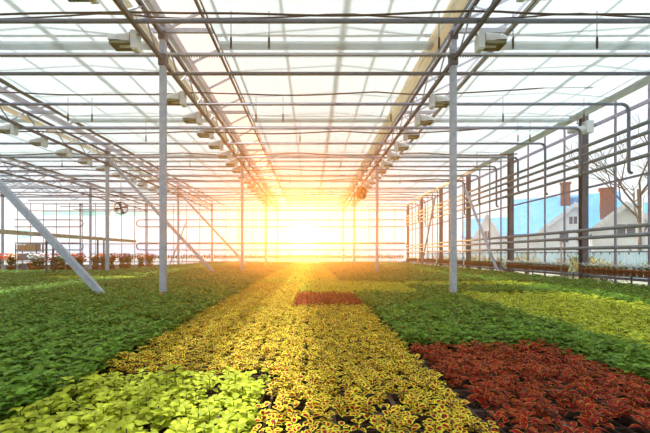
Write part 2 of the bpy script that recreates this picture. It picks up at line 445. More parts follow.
# braces
def brace(a, c, label, w=.17):
    r = thing('diagonal_brace', label, 'brace', a, group='leaning steel braces')
    A, C = Vector(a), Vector(c)
    m = MB(); m.bar((0, 0, .03), C - A, w, w * .8, (0, 1, 0)); m.obj('strut', M['steel'], r)
    m = MB(); m.box((0, 0, .02), (.35, .3, .04)); m.obj('foot_plate', M['steel'], r)
for i, y in enumerate((Z1, Z1 + 2 * PITCH, Z1 + 4 * PITCH)):
    brace((-5.62, y, 0), (-12.0, y, CAMZ + 5.6), ['thick diagonal steel brace rising to the left edge, nearest the camera', 'second slanting brace behind the left aisle post', 'third, palest slanting brace towards the sunlit end wall'][i])
brace((-13.9, YE - 9, 0), (-12.1, YE - 9, CAMZ + 3.4), 'thin dark slanting strut above the left gutter bench', .09)
brace((XR - .85, 21.2, 0), (XR - .55, 27.0, CAMZ + 5.3), 'pale leaning brace by the third wall column', .13)
brace((XR - .85, 36.2, 0), (XR - .55, 33.0, CAMZ + 5.3), 'leaning brace farther along the right glass wall', .13)

# ------------------------------------------------------------------ pipes
def arc(c, r, a0, a1, n, plane):
    out = []
    for k in range(n + 1):
        a = a0 + (a1 - a0) * k / n
        u, v = r * math.cos(a), r * math.sin(a)
        out.append((c[0] + u, c[1], c[2] + v) if plane == 'xz' else (c[0], c[1] + u, c[2] + v))
    return out
HP = CAMZ + 5.33
PY = [8.26 + 2.29 * k for k in range(16)]
for k, y in enumerate(PY):
    xe = XR - .62
    m = MB()
    r_ = .052
    z = HP - (.06 if k % 2 else 0.)
    if k in (0, 1): m.tube([(-28, y, z), (XR - .2, y, z)], r_, 10)
    else:
        drop = CAMZ + (3.0 if k % 2 == 0 else 3.5)
        pts = [(-28, y, z), (xe - .25, y, z)] + arc((xe - .25, y, z - .25), .25, PI / 2, 0, 5, 'xz') + [(xe, y, drop)] + [(p[0], p[1], p[2]) for p in arc((xe + .12, y, drop), .12, PI, 1.5 * PI, 4, 'xz')]
        m.tube(pts, r_, 10)
    tag(m.obj('cross_pipe', M['pipe'], smooth=True), f'{ORD[k]} grey cross pipe under the shade cloth, counted from the camera', 'pipe', 'grey cross pipes under the shade cloth')
for i, h in enumerate((4.54, 4.19, 3.82, 3.41)):
    m = MB(); m.tube([(XR - .33, 2, CAMZ + h), (XR - .33, YE - .4, CAMZ + h)], .07, 12)
    tag(m.obj('heating_pipe', M['wallpipe'], smooth=True), f"{['topmost', 'second', 'third', 'fourth'][i]} pipe of the upper four along the right glass wall", 'pipe', 'upper wall heating pipes')
for i, h in enumerate((1.0, .68, .25)):
    m = MB(); m.tube([(XR - .33, 2, CAMZ + h), (XR - .33, YE - .4, CAMZ + h)], .07, 12)
    tag(m.obj('heating_pipe', M['wallpipe'], smooth=True), f"{['topmost', 'middle', 'lowest'][i]} pipe of the lower three above the flower pots on the right", 'pipe', 'lower wall heating pipes')
m = MB(); m.box((XR - .3, YE / 2, CAMZ + .08), (.04, YE - 2, .04))
y = 9.
while y < YE - 1: m.bar((XR - .3, y, CAMZ + .08), (XR - .3, y, CAMZ - .02), .025); y += .42
tag(m.obj('drip_line', M['darksteel']), 'thin dripper rail just under the lowest pipe above the flower pots', 'drip line')
# looped pipes on the end wall
def loop(x0, x1, z0, z1, label):
    rr = (z1 - z0) / 2; zc = (z0 + z1) / 2; y = YE - .45
    pts = [(x1, y, z1), (x0 + rr, y, z1)] + arc((x0 + rr, y, zc), rr, PI / 2, 1.5 * PI, 8, 'xz') + [(x1, y, z0)]
    if x1 < -14: pts = [(x0, y, z1), (x1 - rr, y, z1)] + arc((x1 - rr, y, zc), rr, PI / 2, -PI / 2, 8, 'xz') + [(x0, y, z0)]
    m = MB(); m.tube(pts, .07, 8); tag(m.obj('looped_pipe', M['pipe'], smooth=True), label, 'pipe', 'looped pipes on the end wall')
loop(-21.2, XR - .5, CAMZ + 3.3, CAMZ + 4.15, 'upper looped pipe of the sunlit end wall')
loop(-21.2, XR - .5, CAMZ + .5, CAMZ + 1.35, 'lower looped pipe of the sunlit end wall above the pots')
loop(-36, -27.7, CAMZ + 3.3, CAMZ + 4.15, 'upper looped pipe of the end wall behind the loaded trolley')
loop(-36, -27.7, CAMZ + .5, CAMZ + 1.35, 'lower looped pipe of the end wall behind the loaded trolley')
# standpipe by the right wall
r = thing('standpipe', 'thin beige standpipe with a blue valve in front of the wall pots', 'standpipe', (XR - .55, 16.4, 0))
m = MB(); m.tube([(0, 0, 0), (0, 0, 1.55), (.05, .1, 1.62), (.2, .3, 1.9)], .032, 8); m.obj('pipe', M['rust'], r, True)
m = MB(); m.box((.2, .3, 2.0), (.08, .1, .14)); m.tube([(.2, .3, 2.06), (.2, .12, 2.1)], .018, 6); m.obj('valve', M['blue'], r)

# sagging cables
def cable(y, z, sagf, mat, label, x0=-28, x1=XR - .4, r=.022):
    m = MB(); n = 60
    pts = [(x0 + (x1 - x0) * i / n, y + .03 * math.sin(i * .9), z + sagf(x0 + (x1 - x0) * i / n)) for i in range(n + 1)]
    m.tube(pts, r, 6); tag(m.obj('sagging_cable', mat, smooth=True), label, 'cable', 'cables strung under the shade cloth')
def tri(x, p, a, ph): u = ((x + ph) / p) % 1; return -a * 4 * u * (1 - u)
cable(8.2, CAMZ + 5.52, lambda x: tri(x, 8, .09, 4), M['black'], 'upper black cable above the nearest cross pipe', r=.026)
cable(8.35, CAMZ + 5.60, lambda x: tri(x, 5.3, .17, 4.6), M['plum'], 'lower loosely sagging cable above the nearest cross pipe', r=.02)
cl = {2: (5.80, .10), 3: (5.18, .10), 5: (5.55, .12), 6: (5.2, .1), 8: (5.55, .14), 10: (5.2, .12)}
for j, (k, (h, a)) in enumerate(cl.items()):
    xe = {2: 9.9, 3: 8.7}.get(k, XR - .6)
    cable(PY[k] + .1, CAMZ + h, (lambda x, a=a, k=k: tri(x, 6.5, a, 2.2 + k) + (.045 * max(0, x - 4) if k in (2, 3) else 0)), M['plum'], f"{['third', 'fourth', 'fifth', 'sixth', 'seventh', 'farthest'][j]} dark cable across the roof, counted from the camera", x1=xe, r=.022 + .002 * k)
    if k in (2, 3):
        z = CAMZ + h + tri(xe, 6.5, a, 2.2 + k) + .045 * (xe - 4)
        m = MB(); m.tube([(xe - .05, PY[k] + .13, z), (xe + .2, PY[k] + .13, z + .02)], .05, 8)
        tag(m.obj('end_cap', M['blue']), f"blue end cap on the {'higher' if k == 2 else 'lower'} cable at the right", 'cap')
# hanging droppers
def make_dropper():
    r = thing('hanging_dropper', '', 'dropper', group='thin droppers hanging under the roof')
    m = MB(); m.tube([(0, 0, 0), (0, 0, -.80)], .009, 5); m.obj('tube', M['darksteel'], r)
    m = MB(); m.lathe([(.012, -.88), (.026, -.84), (.026, -.64), (.012, -.58)], 8); m.obj('weight', M['black'], r, True)
    return r
pd = make_dropper(); first = True; cnt = 0
for k, xs, words in ((0, (231, 269, 439, 513, 597), 'nearest cross pipe'), (2, (68, 92, 256, 283, 391, 503, 584), 'third cross pipe'),
                     (3, (146, 300, 518, 530), 'fourth cross pipe'), (5, (62, 190, 268, 341, 477), 'sixth cross pipe'), (7, (130, 250, 290, 400, 450), 'eighth cross pipe')):
    y = PY[k] + .06
    for j, px in enumerate(xs):
        loc = ((px - 311) * y / F, y, CAMZ + 5.6)
        lab = f"thin hanging dropper with black weight, {['first', 'second', 'third', 'fourth', 'fifth', 'sixth', 'seventh'][j]} from the left on the {words}"
        if first: pd.location = loc; pd['label'] = lab; first = False
        else: dup(pd, loc, lab)

# ------------------------------------------------------------------ grow lamps
def make_lamp():
    r = thing('grow_lamp', '', 'lamp', group='grow lamps along the girders')
    m = MB(); m.box((.12, 0, -.06), (.14, .26, .42)); m.box((.12, 0, -.28), (.11, .2, .03)); bo = m.obj('ballast_box', M['white'], r)
    m = MB(); m.box((.02, 0, .11), (.12, .05, .03)); m.box((.09, 0, .06), (.04, .05, .12)); m.obj('bracket', M['darksteel'], r)
    m = MB(); n = 7; xs = [.22 + .46 * i / n for i in range(n + 1)]                # arched white hood
    vs = []; mI = 8
    for x in xs:
        t = (x - .22) / .46; hgt = .30 * (1 - .45 * t); w = .12 + .10 * min(1, t * 2)
        for j in range(mI + 1):
            a = PI * j / mI; vs.append((x, w * math.cos(a), -.13 + hgt * math.sin(a) ** .7))
    m.add(vs, [(i * (mI + 1) + j, (i + 1) * (mI + 1) + j, (i + 1) * (mI + 1) + j + 1, i * (mI + 1) + j + 1) for i in range(n) for j in range(mI)])
    m.add([vs[n * (mI + 1) + j] for j in range(mI + 1)], [tuple(range(mI + 1))])
    h = m.obj('reflector', M['white'], r, True)
    m = MB(); m.box((.44, -.17, -.165), (.46, .02, .07)); m.box((.44, .17, -.165), (.46, .02, .07)); m.box((.67, 0, -.165), (.02, .34, .07)); m.box((.44, 0, -.14), (.44, .33, .012)); m.obj('olive_skirt', M['olive'], r)
    m = MB(); m.tube([(.24, 0, -.18), (.5, 0, -.18)], .035, 8); m.obj('bulb', M['bulb'], r, True)
    return r
pl = make_lamp(); first = True
for x, side, ys, w in ((3.92, 1, [6.95, 8.75] + [12.2 + 1.7 * k for k in range(16)], 'right girder'),
                       (-4.08, -1, [7.0, 8.75] + [12.0 + 1.7 * k for k in range(16)], 'left girder'),
                       (-12.08, -1, [14.9 + 1.7 * k for k in range(10)], 'second girder on the left')):
    for i, y in enumerate(ys):
        loc = (x + .05 * side, y, H_CH - .12); rz = 0 if side > 0 else PI
        lab = f"white hooded grow lamp, {ORD[i]} along the {w}"
        if first: pl.location = loc; pl.rotation_euler = (0, 0, rz); pl['label'] = lab; first = False
        else: dup(pl, loc, lab, rz)
# vent motor on the nearest wall column
r = thing('vent_motor', 'white screen motor with drive tube on top of the nearest wall column', 'motor', (XR - .32, Z1 + PITCH - .3, CAMZ + 5.35))
m = MB(); m.tube([(-.6, .0, -.1), (.1, 0, .0)], .13, 12); m.obj('drive_tube', M['white'], r, True)
m = MB(); m.box((.2, 0, .05), (.3, .3, .5)); m.obj('gearbox', M['white'], r)
m = MB(); m.tube([(.2, 0, .3), (.2, 0, .62)], .02, 6); m.box((-.1, 0, .2), (.35, .03, .03)); m.tube([(-.25, 0, .2), (-.25, 0, .5)], .02, 6); m.obj('bracket', M['darksteel'], r)

# circulation fans
def fan(loc, rad, label, rz):
    r = thing('circulation_fan', label, 'fan', loc, rz)
    m = MB(); n = 20
    prof = [(rad, -.3 * rad), (rad * 1.06, 0), (rad, .5 * rad), (rad * .95, .5 * rad), (rad * .98, 0), (rad * .95, -.3 * rad)]
    vs = [(q * math.cos(2 * PI * k / n), z, q * math.sin(2 * PI * k / n)) for q, z in prof for k in range(n)]
    m.add(vs, [(i * n + k, i * n + (k + 1) % n, ((i + 1) % 6) * n + (k + 1) % n, ((i + 1) % 6) * n + k) for i in range(6) for k in range(n)])
    m.obj('housing', M['black'], r, True)
    for j in range(4):
        a = j * PI / 2 + .3; m = MB()
        u = Vector((math.cos(a), 0, math.sin(a))); v = Vector((-math.sin(a), 0, math.cos(a))); q = Vector((0, .12 * rad, 0))
        P = [u * .12 * rad - v * .1 * rad - q, u * .88 * rad - v * .3 * rad - q, u * .88 * rad + v * .3 * rad + q, u * .12 * rad + v * .1 * rad + q]
        m.add([p for p in P] + [p + Vector((0, .02, 0)) for p in P], [(0, 1, 2, 3), (7, 6, 5, 4), (0, 4, 5, 1), (1, 5, 6, 2), (2, 6, 7, 3), (3, 7, 4, 0)])
        m.obj('blade', M['darksteel'], r)
    m = MB(); m.tube([(0, -.15 * rad, 0), (0, .35 * rad, 0)], .2 * rad, 12); m.obj('motor', M['black'], r)
    m = MB(); L = H_CH - loc[2]
    m.tube([(0, 0, rad), (0, 0, L)], .02, 6); m.tube([(-rad, 0, 0), (rad, 0, 0)], .015, 6); m.obj('hanger', M['darksteel'], r)
fan(((362 - 311) * 21.2 / F, 21.2, CAMZ + 61 * 21.2 / F), .36, 'dark round fan hanging right of the sun below the right girder', .9)
fan(((121 - 311) * 27 / F, 27, CAMZ + 46 * 27 / F), .46, 'black round fan hanging on the left above the long gutter bench', .35)

# ------------------------------------------------------------------ bedding plants
def beds(x, y):
    if x < -2.1: return 'green' if not (-12.5 < x < -7.5 and 15.5 < y < 17.5) else 'lime'  # lime plants here stand in for a sun streak over the green bed
    if x < -.37:
        if y < 3.45: return 'lime'
        return 'yellow' if y < 13.5 else 'lime'
    if x < 1.18:
        if y < 7.9: return 'yellow'
        return 'red' if y < 10.5 else 'lime'
    if x < 2.95 and y < 4.46: return 'red'
    if x < 3.9 and y < 10.2: return 'green'
    if 3.9 <= x < 7.3 and y < 10.3: return 'lime'
    if x < 8.5 and 12.3 < y < 14.2: return 'lime'
    if x < 3.2 and y < 12.5: return 'lime'
    return 'green'
SPEC = {
    # leaf length, width, plant height, leaves per tier, profile, droop, fold
    'green': dict(L=.115, W=.070, H=.20, tiers=(3, 4, 4), prof=(.10, .78, 1., .62, .04), droop=1.0, fold=.22, mat='greenleaf'),
    'lime': dict(L=.078, W=.062, H=.16, tiers=(3, 4, 4), prof=(.18, .85, 1., .78, .10), droop=1.15, fold=.18, mat='limeleaf'),
    'yellow': dict(L=.066, W=.052, H=.15, tiers=(3, 3, 4), prof=(.15, .85, 1., .66, .05), droop=.95, fold=.2, mat='yellowleaf'),
    'red': dict(L=.085, W=.052, H=.15, tiers=(3, 3, 4), prof=(.12, .80, 1., .62, .03), droop=.85, fold=.30, mat='redleaf'),
}
def plant_mesh(kind, seed):
    q = random.Random(seed); s = SPEC[kind]; m = MB()
    H = s['H']
    m.tube([(0, 0, 0), (q.uniform(-.006, .006), q.uniform(-.006, .006), H * .98)], .0035, 5)
    m.mi = [1] * len(m.mi)
    nt_ = len(s['tiers'])
    for t, n in enumerate(s['tiers']):
        f = t / (nt_ - 1)                        # 0 low .. 1 top
        z = H * (.45 + .55 * f)
        for k in range(n):
            az = k * 2 * PI / n + t * .8 + q.uniform(-.35, .35)
            sc = (1.0 if f < .9 else .78) * q.uniform(.82, 1.15)
            m.leaf((.008 * math.cos(az), .008 * math.sin(az), z + q.uniform(-.012, .012)), az, q.uniform(.2, .65) + .15 * f, s['L'] * sc, s['W'] * sc,
                   s['droop'] * q.uniform(.75, 1.3), s['fold'] * q.uniform(.5, 1.4), s['prof'], q.uniform(-.25, .25), 0)
    return m.mesh(kind + '_plant', [M[s['mat']], M['stem']], True)
NV = 4
PM = {k: [plant_mesh(k, 11 * i + 3) for i in range(NV)] for k in SPEC}

posts_xy = [(x, Z1 + 2 * PITCH * k) for x in ROWS for k in range(4)] + [(-5.75, Z1 + 2 * PITCH * k) for k in range(3)]
pts = {k: [] for k in SPEC}
def band(y0, y1, step, grow):
    y = y0
    while y < y1:
        x0 = max(-30., -1.3 * y - 1.2); x1 = min(11.0, 1.35 * y + 1.2)
        x = math.floor(x0 / step) * step
        while x < x1:
            px = x + R.uniform(-.24, .24) * step; py = y + R.uniform(-.24, .24) * step
            ok = True
            for a, c in posts_xy:
                if abs(px - a) < .14 and abs(py - c) < .16: ok = False; break
            if -2.1 < px < -.37 and 3.40 < py < 3.60: ok = False
            if abs(px - 1.20) < .045 and py < 8.2: ok = False
            if abs(px + .37) < .03 and py < 3.5: ok = False
            if abs(px - 2.97) < .03 and py < 4.5: ok = False
            if px < -12.6 and py > 22.5: ok = False
            if py > YE - 1.2: ok = False
            k = beds(px, py)
            if ok and k == 'red' and py < 2.75 and R.random() < .55 - .25 * (py - 2.): ok = False
            if ok and k == 'yellow' and py < 3. and R.random() < .10: ok = False
            if ok and py < 12 and R.random() < {'red': .15, 'yellow': .05, 'lime': .09, 'green': .08}[k]: ok = False
            if ok: pts[k].append((px, py, R.uniform(0, 6.28), grow * R.uniform(.84, 1.12), R.uniform(.72, 1.2)))
            x += step
        y += step
band(1.75, 12.2, .112, 1.)
band(12.2, 24., .17, 1.55)
band(24., YE - .5, .30, 2.5)
def visible(p):
    x, y = p[0], p[1]
    u = 311 + F * x / y; v = 254 + F * (CAMZ - .27) / y
    return -4 < u < 654 and v < 436
BASE = .045
INFO = {
    'green': [('leafy_bedding_plant', 'plain green leafy bedding plant in the wide bed left of the lime coleus', 'green plants of the left bed', lambda p: p[0] < 0),
              ('leafy_bedding_plant', 'plain green leafy bedding plant in the bed behind the red coleus', 'green plants of the right bed', lambda p: p[0] >= 0)],
    'lime': [('lime_coleus', 'lime green coleus in the bed between dark green and yellow-red plants', 'lime coleus at the front', lambda p: p[0] < 0),
             ('lime_coleus', 'lime green coleus in the pale stripe beyond the green right bed', 'lime coleus at the right', lambda p: p[0] >= 0)],
    'yellow': [('variegated_coleus', 'yellow coleus with red leaf hearts in the central bed', 'yellow and red coleus', lambda p: True)],
    'red': [('red_coleus', 'dark red coleus with thin yellow leaf margins in the right front bed', 'red coleus', lambda p: p[1] < 6),
            ('red_coleus', 'dark red coleus in the small patch in the aisle before the sun', 'red coleus of the far patch', lambda p: p[1] >= 6)],
}
STUFFNAME = {'green': ('green_bedding_plants', 'mass of green leafy bedding plants filling the distant beds'),
             'lime': ('lime_coleus_plants', 'mass of lime green coleus filling the farther stripes'),
             'yellow': ('variegated_coleus_plants', 'mass of yellow and red coleus running towards the sun'),
             'red': ('red_coleus_plants', 'mass of dark red coleus farther back')}
def stuff_instances(name, points, sources):
    me = bpy.data.meshes.new(name); n = len(points)
    me.from_pydata([(p[0], p[1], BASE) for p in points], [], [])
    me.attributes.new('spin', 'FLOAT_VECTOR', 'POINT'); me.attributes.new('size', 'FLOAT_VECTOR', 'POINT'); me.attributes.new('variant', 'INT', 'POINT')
    ra, sa, va = (me.attributes[q] for q in ('spin', 'size', 'variant'))
    ra.data.foreach_set('vector', [c for p in points for c in (0, 0, p[2])])
    sa.data.foreach_set('vector', [c for p in points for c in (p[3], p[3], p[4] * (p[3] ** .25))])
    va.data.foreach_set('value', [i % len(sources) for i in range(n)])
    o = bpy.data.objects.new(name, me); COL.objects.link(o)
    g = bpy.data.node_groups.new(name, 'GeometryNodeTree')
    g.interface.new_socket('Geometry', in_out='INPUT', socket_type='NodeSocketGeometry')
    g.interface.new_socket('Geometry', in_out='OUTPUT', socket_type='NodeSocketGeometry')
    gi = g.nodes.new('NodeGroupInput'); go = g.nodes.new('NodeGroupOutput'); j = g.nodes.new('GeometryNodeJoinGeometry')
    def attr(nm, t):
        a = g.nodes.new('GeometryNodeInputNamedAttribute'); a.data_type = t; a.inputs[0].default_value = nm
        return a.outputs[0]
    for i, src in enumerate(sources):
        oi = g.nodes.new('GeometryNodeObjectInfo'); oi.transform_space = 'ORIGINAL'; oi.inputs['Object'].default_value = src
        oi.inputs['As Instance'].default_value = False
        c = g.nodes.new('FunctionNodeCompare'); c.data_type = 'INT'; c.operation = 'EQUAL'
        ins = [s for s in c.inputs if s.type == 'INT']
        g.links.new(attr('variant', 'INT'), ins[0]); ins[1].default_value = i
        iop = g.nodes.new('GeometryNodeInstanceOnPoints')
        g.links.new(gi.outputs[0], iop.inputs['Points']); g.links.new(c.outputs[0], iop.inputs['Selection'])
        g.links.new(oi.outputs['Geometry'], iop.inputs['Instance'])
        e2r = g.nodes.new('FunctionNodeEulerToRotation'); g.links.new(attr('spin', 'FLOAT_VECTOR'), e2r.inputs[0])
        g.links.new(e2r.outputs[0], iop.inputs['Rotation']); g.links.new(attr('size', 'FLOAT_VECTOR'), iop.inputs['Scale'])
        g.links.new(iop.outputs[0], j.inputs[0])
    g.links.new(j.outputs[0], go.inputs[0])
    md = o.modifiers.new('instances', 'NODES'); md.node_group = g
    return o
for kind in SPEC:
    P = sorted(pts[kind], key=lambda p: p[1])
    vis = [p for p in P if visible(p)][:300]; chosen = set(id(p) for p in vis)
    rest = [p for p in P if id(p) not in chosen]
    src = []
    for i, p in enumerate(vis):
        nm, lab, grp, test = next(t for t in INFO[kind] if t[3](p))
        o = meshobj(nm, PM[kind][i % NV], None, (p[0], p[1], BASE), p[2], (p[3], p[3], p[4] * p[3]))
        tag(o, lab, 'plant', grp)
        if i < NV: src.append(o)
    so = stuff_instances(STUFFNAME[kind][0], rest, src)
    tag(so, STUFFNAME[kind][1], 'plants', kind='stuff')

# seedling trays under the front beds
def tray_mesh(w, d):
    m = MB(); t = .012; h = .085
    m.box((0, 0, .006), (w, d, .012))
    for sx in (-1, 1): m.box((sx * (w / 2 - t / 2), 0, h / 2), (t, d, h)); m.box((sx * (w / 2 - .004), 0, h), (.02, d, .008))
    for sy in (-1, 1): m.box((0, sy * (d / 2 - t / 2), h / 2), (w - 2 * t, t, h)); m.box((0, sy * (d / 2 - .004), h), (w - .02, .02, .008))
    for i in range(1, 5): m.box((-w / 2 + w * i / 5, 0, .035), (.006, d - 2 * t, .05))
    for i in range(1, 4): m.box((0, -d / 2 + d * i / 4, .035), (w - 2 * t, .006, .05))
    return m.mesh('seedling_tray', M['tray'])
def soil_mesh(w, d):
    m = MB(); n = 8
    vs = [((i / n - .5) * (w - .03), (j / n - .5) * (d - .03), .045 + R.uniform(-.006, .008)) for j in range(n + 1) for i in range(n + 1)]
    m.add(vs, [(j * (n + 1) + i, j * (n + 1) + i + 1, (j + 1) * (n + 1) + i + 1, (j + 1) * (n + 1) + i) for j in range(n) for i in range(n)])
    return m.mesh('soil', M['soil'])
for x0, x1, y0, y1, lab, grp in ((-2.05, -.40, 1.55, 3.43, 'brown plastic seedling tray under the lime coleus', 'trays of lime coleus'),
                                 (-2.05, -.40, 3.58, 6.4, 'brown plastic seedling tray under yellow-red coleus left of the aisle', 'trays of variegated coleus at the left'),
                                 (-.34, 1.17, 1.55, 5.9, 'brown plastic seedling tray under yellow-red coleus of the central bed', 'trays of variegated coleus in the centre'),
                                 (1.23, 2.94, 1.55, 4.45, 'brown plastic seedling tray under the dark red coleus', 'trays of red coleus')):
    w = (x1 - x0) / 3; nd_ = round((y1 - y0) / .40); d = (y1 - y0) / nd_
    tm, sm = tray_mesh(w - .012, d - .012), soil_mesh(w - .012, d - .012)
    for j in range(nd_):
        for i in range(3):
            loc = (x0 + w * (i + .5), y0 + d * (j + .5), 0)
            if loc[1] + d / 2 < 2.0 or abs(loc[0] / loc[1]) > 1.05: continue
            o = meshobj('seedling_tray', tm, None, loc); tag(o, lab, 'tray', grp); meshobj('soil', sm, o)

# ------------------------------------------------------------------ flower pots on the wall shelves
def foliage_mesh(seed, n=26, rad=.13, h=.12, L=.085, W=.05, mat='potleaf'):
    q = random.Random(seed); m = MB()
    for k in range(n):
        a = q.uniform(0, 6.28); r0 = rad * q.uniform(0, .5)
        m.leaf((r0 * math.cos(a), r0 * math.sin(a), q.uniform(0, h * .7)), a + q.uniform(-.4, .4), q.uniform(.2, 1.2), L * q.uniform(.7, 1.3), W * q.uniform(.7, 1.2), q.uniform(.6, 1.5), .2)
    return m.mesh('foliage', M[mat], True)
def flower_mesh(seed, mat, n=9, rad=.12, h0=.05, h1=.15, size=.04):
    q = random.Random(seed); m = MB()
    for k in range(n):
        a = q.uniform(0, 6.28); r0 = rad * math.sqrt(q.random()); c = (r0 * math.cos(a), r0 * math.sin(a), q.uniform(h0, h1))
        for j in range(5): m.leaf(c, j * 1.2566 + a, q.uniform(.2, .7), size, size * .9, .6, .1, (.3, 1., .8))
    return m.mesh('flowers', M[mat], True)
def pot_mesh(r=.108, h=.23):
    m = MB(); m.lathe([(r * .70, 0), (r * .96, h * .78), (r * 1.08, h * .78), (r * 1.1, h), (r * .98, h), (r * .94, h * .86), (0, h * .86)], 14)
    return m.mesh('pot', M['terracotta'], True)
POT = pot_mesh()
FOL = [foliage_mesh(s, 44, .14, .17) for s in (1, 2, 3)]
FLW = {c: [flower_mesh(s, 'petal_' + c, 16, .14, .08, .22, .06) for s in (4, 5)] for c in ('white', 'red', 'pink', 'orange')}
def pot_plant(loc, colour, label, group, parts=True, sc=1., i=0):
    t = thing('potted_flower', label, 'potted plant', loc, R.uniform(0, 6), group); t.scale = (sc,) * 3
    meshobj('pot', POT, t)
    meshobj('foliage', FOL[i % 3], t, (0, 0, .18))
    if colour: meshobj('flowers', FLW[colour][i % 2], t, (0, 0, .2))
    return t
# right shelf
SHX = XR - .5
m = MB(); m.box((SHX, (9 + YE) / 2, .49), (.26, YE - 10, .03))
y = 10.
while y < YE - 1: m.box((SHX, y, .24), (.04, .04, .48)); y += PITCH / 2
tag(m.obj('pot_shelf', M['darksteel']), 'long dark shelf carrying terracotta pots along the right glass wall', 'shelf')
y = 12.0; i = 0
while y < YE - 1.2:
    d = min(abs(y - (Z1 + PITCH * k)) for k in range(1, 7))
    if d > .3:
        bay = int((y - Z1) // PITCH)
        col = 'white' if y < 22.5 else ('white' if R.random() < .15 else None)
        if col is None and R.random() < .3: col = 'red'
        if bay == 0: lab, grp = 'terracotta pot of white flowers on the wall shelf, right of the nearest column', 'white flower pots right of the nearest column'
        elif bay == 1: lab, grp = 'terracotta pot of white flowers on the wall shelf between the first two columns', 'white flower pots between the first two columns'
        elif bay == 2: lab, grp = 'terracotta pot of low green plants between the second and third column', 'pots between the second and third column'
        else: lab, grp = 'small terracotta pot on the far part of the right wall shelf', 'pots on the far part of the wall shelf'
        if bay == 2 and col: lab = f'terracotta pot with {"pale" if col == "white" else col} blooms between the second and third column'; grp += f' with {col} blooms'
        pot_plant((SHX, y, .505), col, lab, grp, i=i); i += 1
    y += .262
# end shelf
m = MB(); m.box(((-24 + XR) / 2, YE - .8, .78), (XR + 22, .28, .04))
x = -23.
while x < XR - 1: m.box((x, YE - .8, .38), (.05, .05, .76)); x += 2.5
tag(m.obj('pot_shelf', M['darksteel']), 'long shelf carrying orange pots along the foot of the end wall', 'shelf')
x = -24.; i = 0
while x < XR - .8:
    if not (-20.9 < x < -20.0):
        left = x < -4
        pot_plant((x, YE - .8, .80), None if R.random() < .6 else 'red', 'small orange terracotta pot on the end wall shelf left of the sun' if left else 'small orange terracotta pot on the end wall shelf below the sun and right of it',
                  'end wall pots left of the sun' if left else 'end wall pots at and right of the sun', i=i, sc=1.12); i += 1
    x += .31

# ------------------------------------------------------------------ left corner: gutter bench, trolley, flowers
r = thing('gutter_bench', 'long rust-stained white gutter raised on thin legs at the left', 'gutter bench', (-14., 0, 0))
m = MB(); m.prism([(-.14, CAMZ + .92), (.14, CAMZ + .92), (.18, CAMZ + 1.1), (.14, CAMZ + 1.1), (.11, CAMZ + .95), (-.11, CAMZ + .95), (-.14, CAMZ + 1.1), (-.18, CAMZ + 1.1)], 13.5, 28.6); m.obj('trough', M['rust'], r)
for y in (19.1, 19.6, 23.7, 24.4):
    m = MB(); m.box((0, y, (CAMZ + .93) / 2), (.07, .07, CAMZ + .93)); m.obj('leg', M['plum'], r)
r = thing('plant_trolley', 'grey plant trolley loaded with cardboard boxes at the far left', 'trolley', (-20.6, 26.4, 0))
for sx in (-1, 1):
    for sy in (-1, 1):
        m = MB(); m.box((sx * .75, sy * .3, 1.08), (.05, .05, 1.9)); m.obj('upright', M['darksteel'], r)
        m = MB(); m.tube([(sx * .7 - .02, sy * .3, .075), (sx * .7 + .02, sy * .3, .075)], .075, 12); m.obj('wheel', M['black'], r)
for z in (.18, .85, 1.5):
    m = MB(); m.box((0, 0, z), (1.54, .64, .05)); m.obj('shelf', M['crate'], r)
for x, z, w, h, mt, lab in ((-.4, 1.525, .6, .42, 'card', 'tan cardboard box on top of the trolley, left one'), (.3, 1.525, .7, .48, 'card', 'tan cardboard box on top of the trolley, right one'),
                            (-.38, .875, .65, .45, 'crate', 'grey crate on the middle trolley shelf, left one'), (.36, .875, .68, .5, 'crate', 'grey crate on the middle trolley shelf, right one'),
                            (-.3, .205, .6, .4, 'crate', 'grey crate on the lowest trolley shelf')):
    t = thing('cardboard_box' if mt == 'card' else 'plastic_crate', lab, 'box' if mt == 'card' else 'crate', (-20.6 + x, 26.4, z))
    m = MB(); m.box((0, 0, h / 2), (w, .5, h)); m.obj('body', M[mt], t)
    m = MB(); m.box((0, 0, h + .006), (w + .01, .51, .014)); m.obj('lid', M['white' if mt == 'crate' else 'card'], t)
t = thing('tall_pot', 'bright orange tub on the floor in front of the loaded trolley', 'tub', (-19.6, 25.4, 0))
m = MB(); m.lathe([(.2, 0), (.3, .62), (.33, .62), (.33, .7), (.29, .7), (.25, .55), (0, .55)], 16); m.obj('body', M['orange'], t, True)
m = MB(); m.lathe([(.27, .56), (0, .6)], 12); m.obj('soil', M['soil'], t)
fb = [foliage_mesh(s, 110, .34, .42, .2, .11) for s in (21, 22, 23)]
fl = {c: [flower_mesh(31 + s, 'petal_' + c, 34, .36, .2, .52, .12) for s in (0, 1)] for c in ('red', 'orange', 'pink', 'white')}
bigpot = pot_mesh(.2, .3)
seq = ['orange', 'red', None, 'orange', 'pink', None, 'white', 'red', 'orange', None, 'pink', 'red', 'orange', 'red', 'red', 'pink', 'red', 'orange', 'red']
pos = [(-22.9, 24.6), (-22.3, 25.6), (-21.7, 24.9), (-21.2, 25.5), (-18.9, 25.2), (-18.4, 26.0), (-18.6, 24.4), (-17.8, 25.0), (-17.3, 25.9), (-17.0, 24.6), (-16.4, 25.4), (-15.9, 24.7), (-15.5, 26.0), (-15.2, 27.5), (-16.2, 28.2), (-14.9, 29.4), (-15.8, 30.2), (-14.7, 31.2), (-13.4, 30.0)]
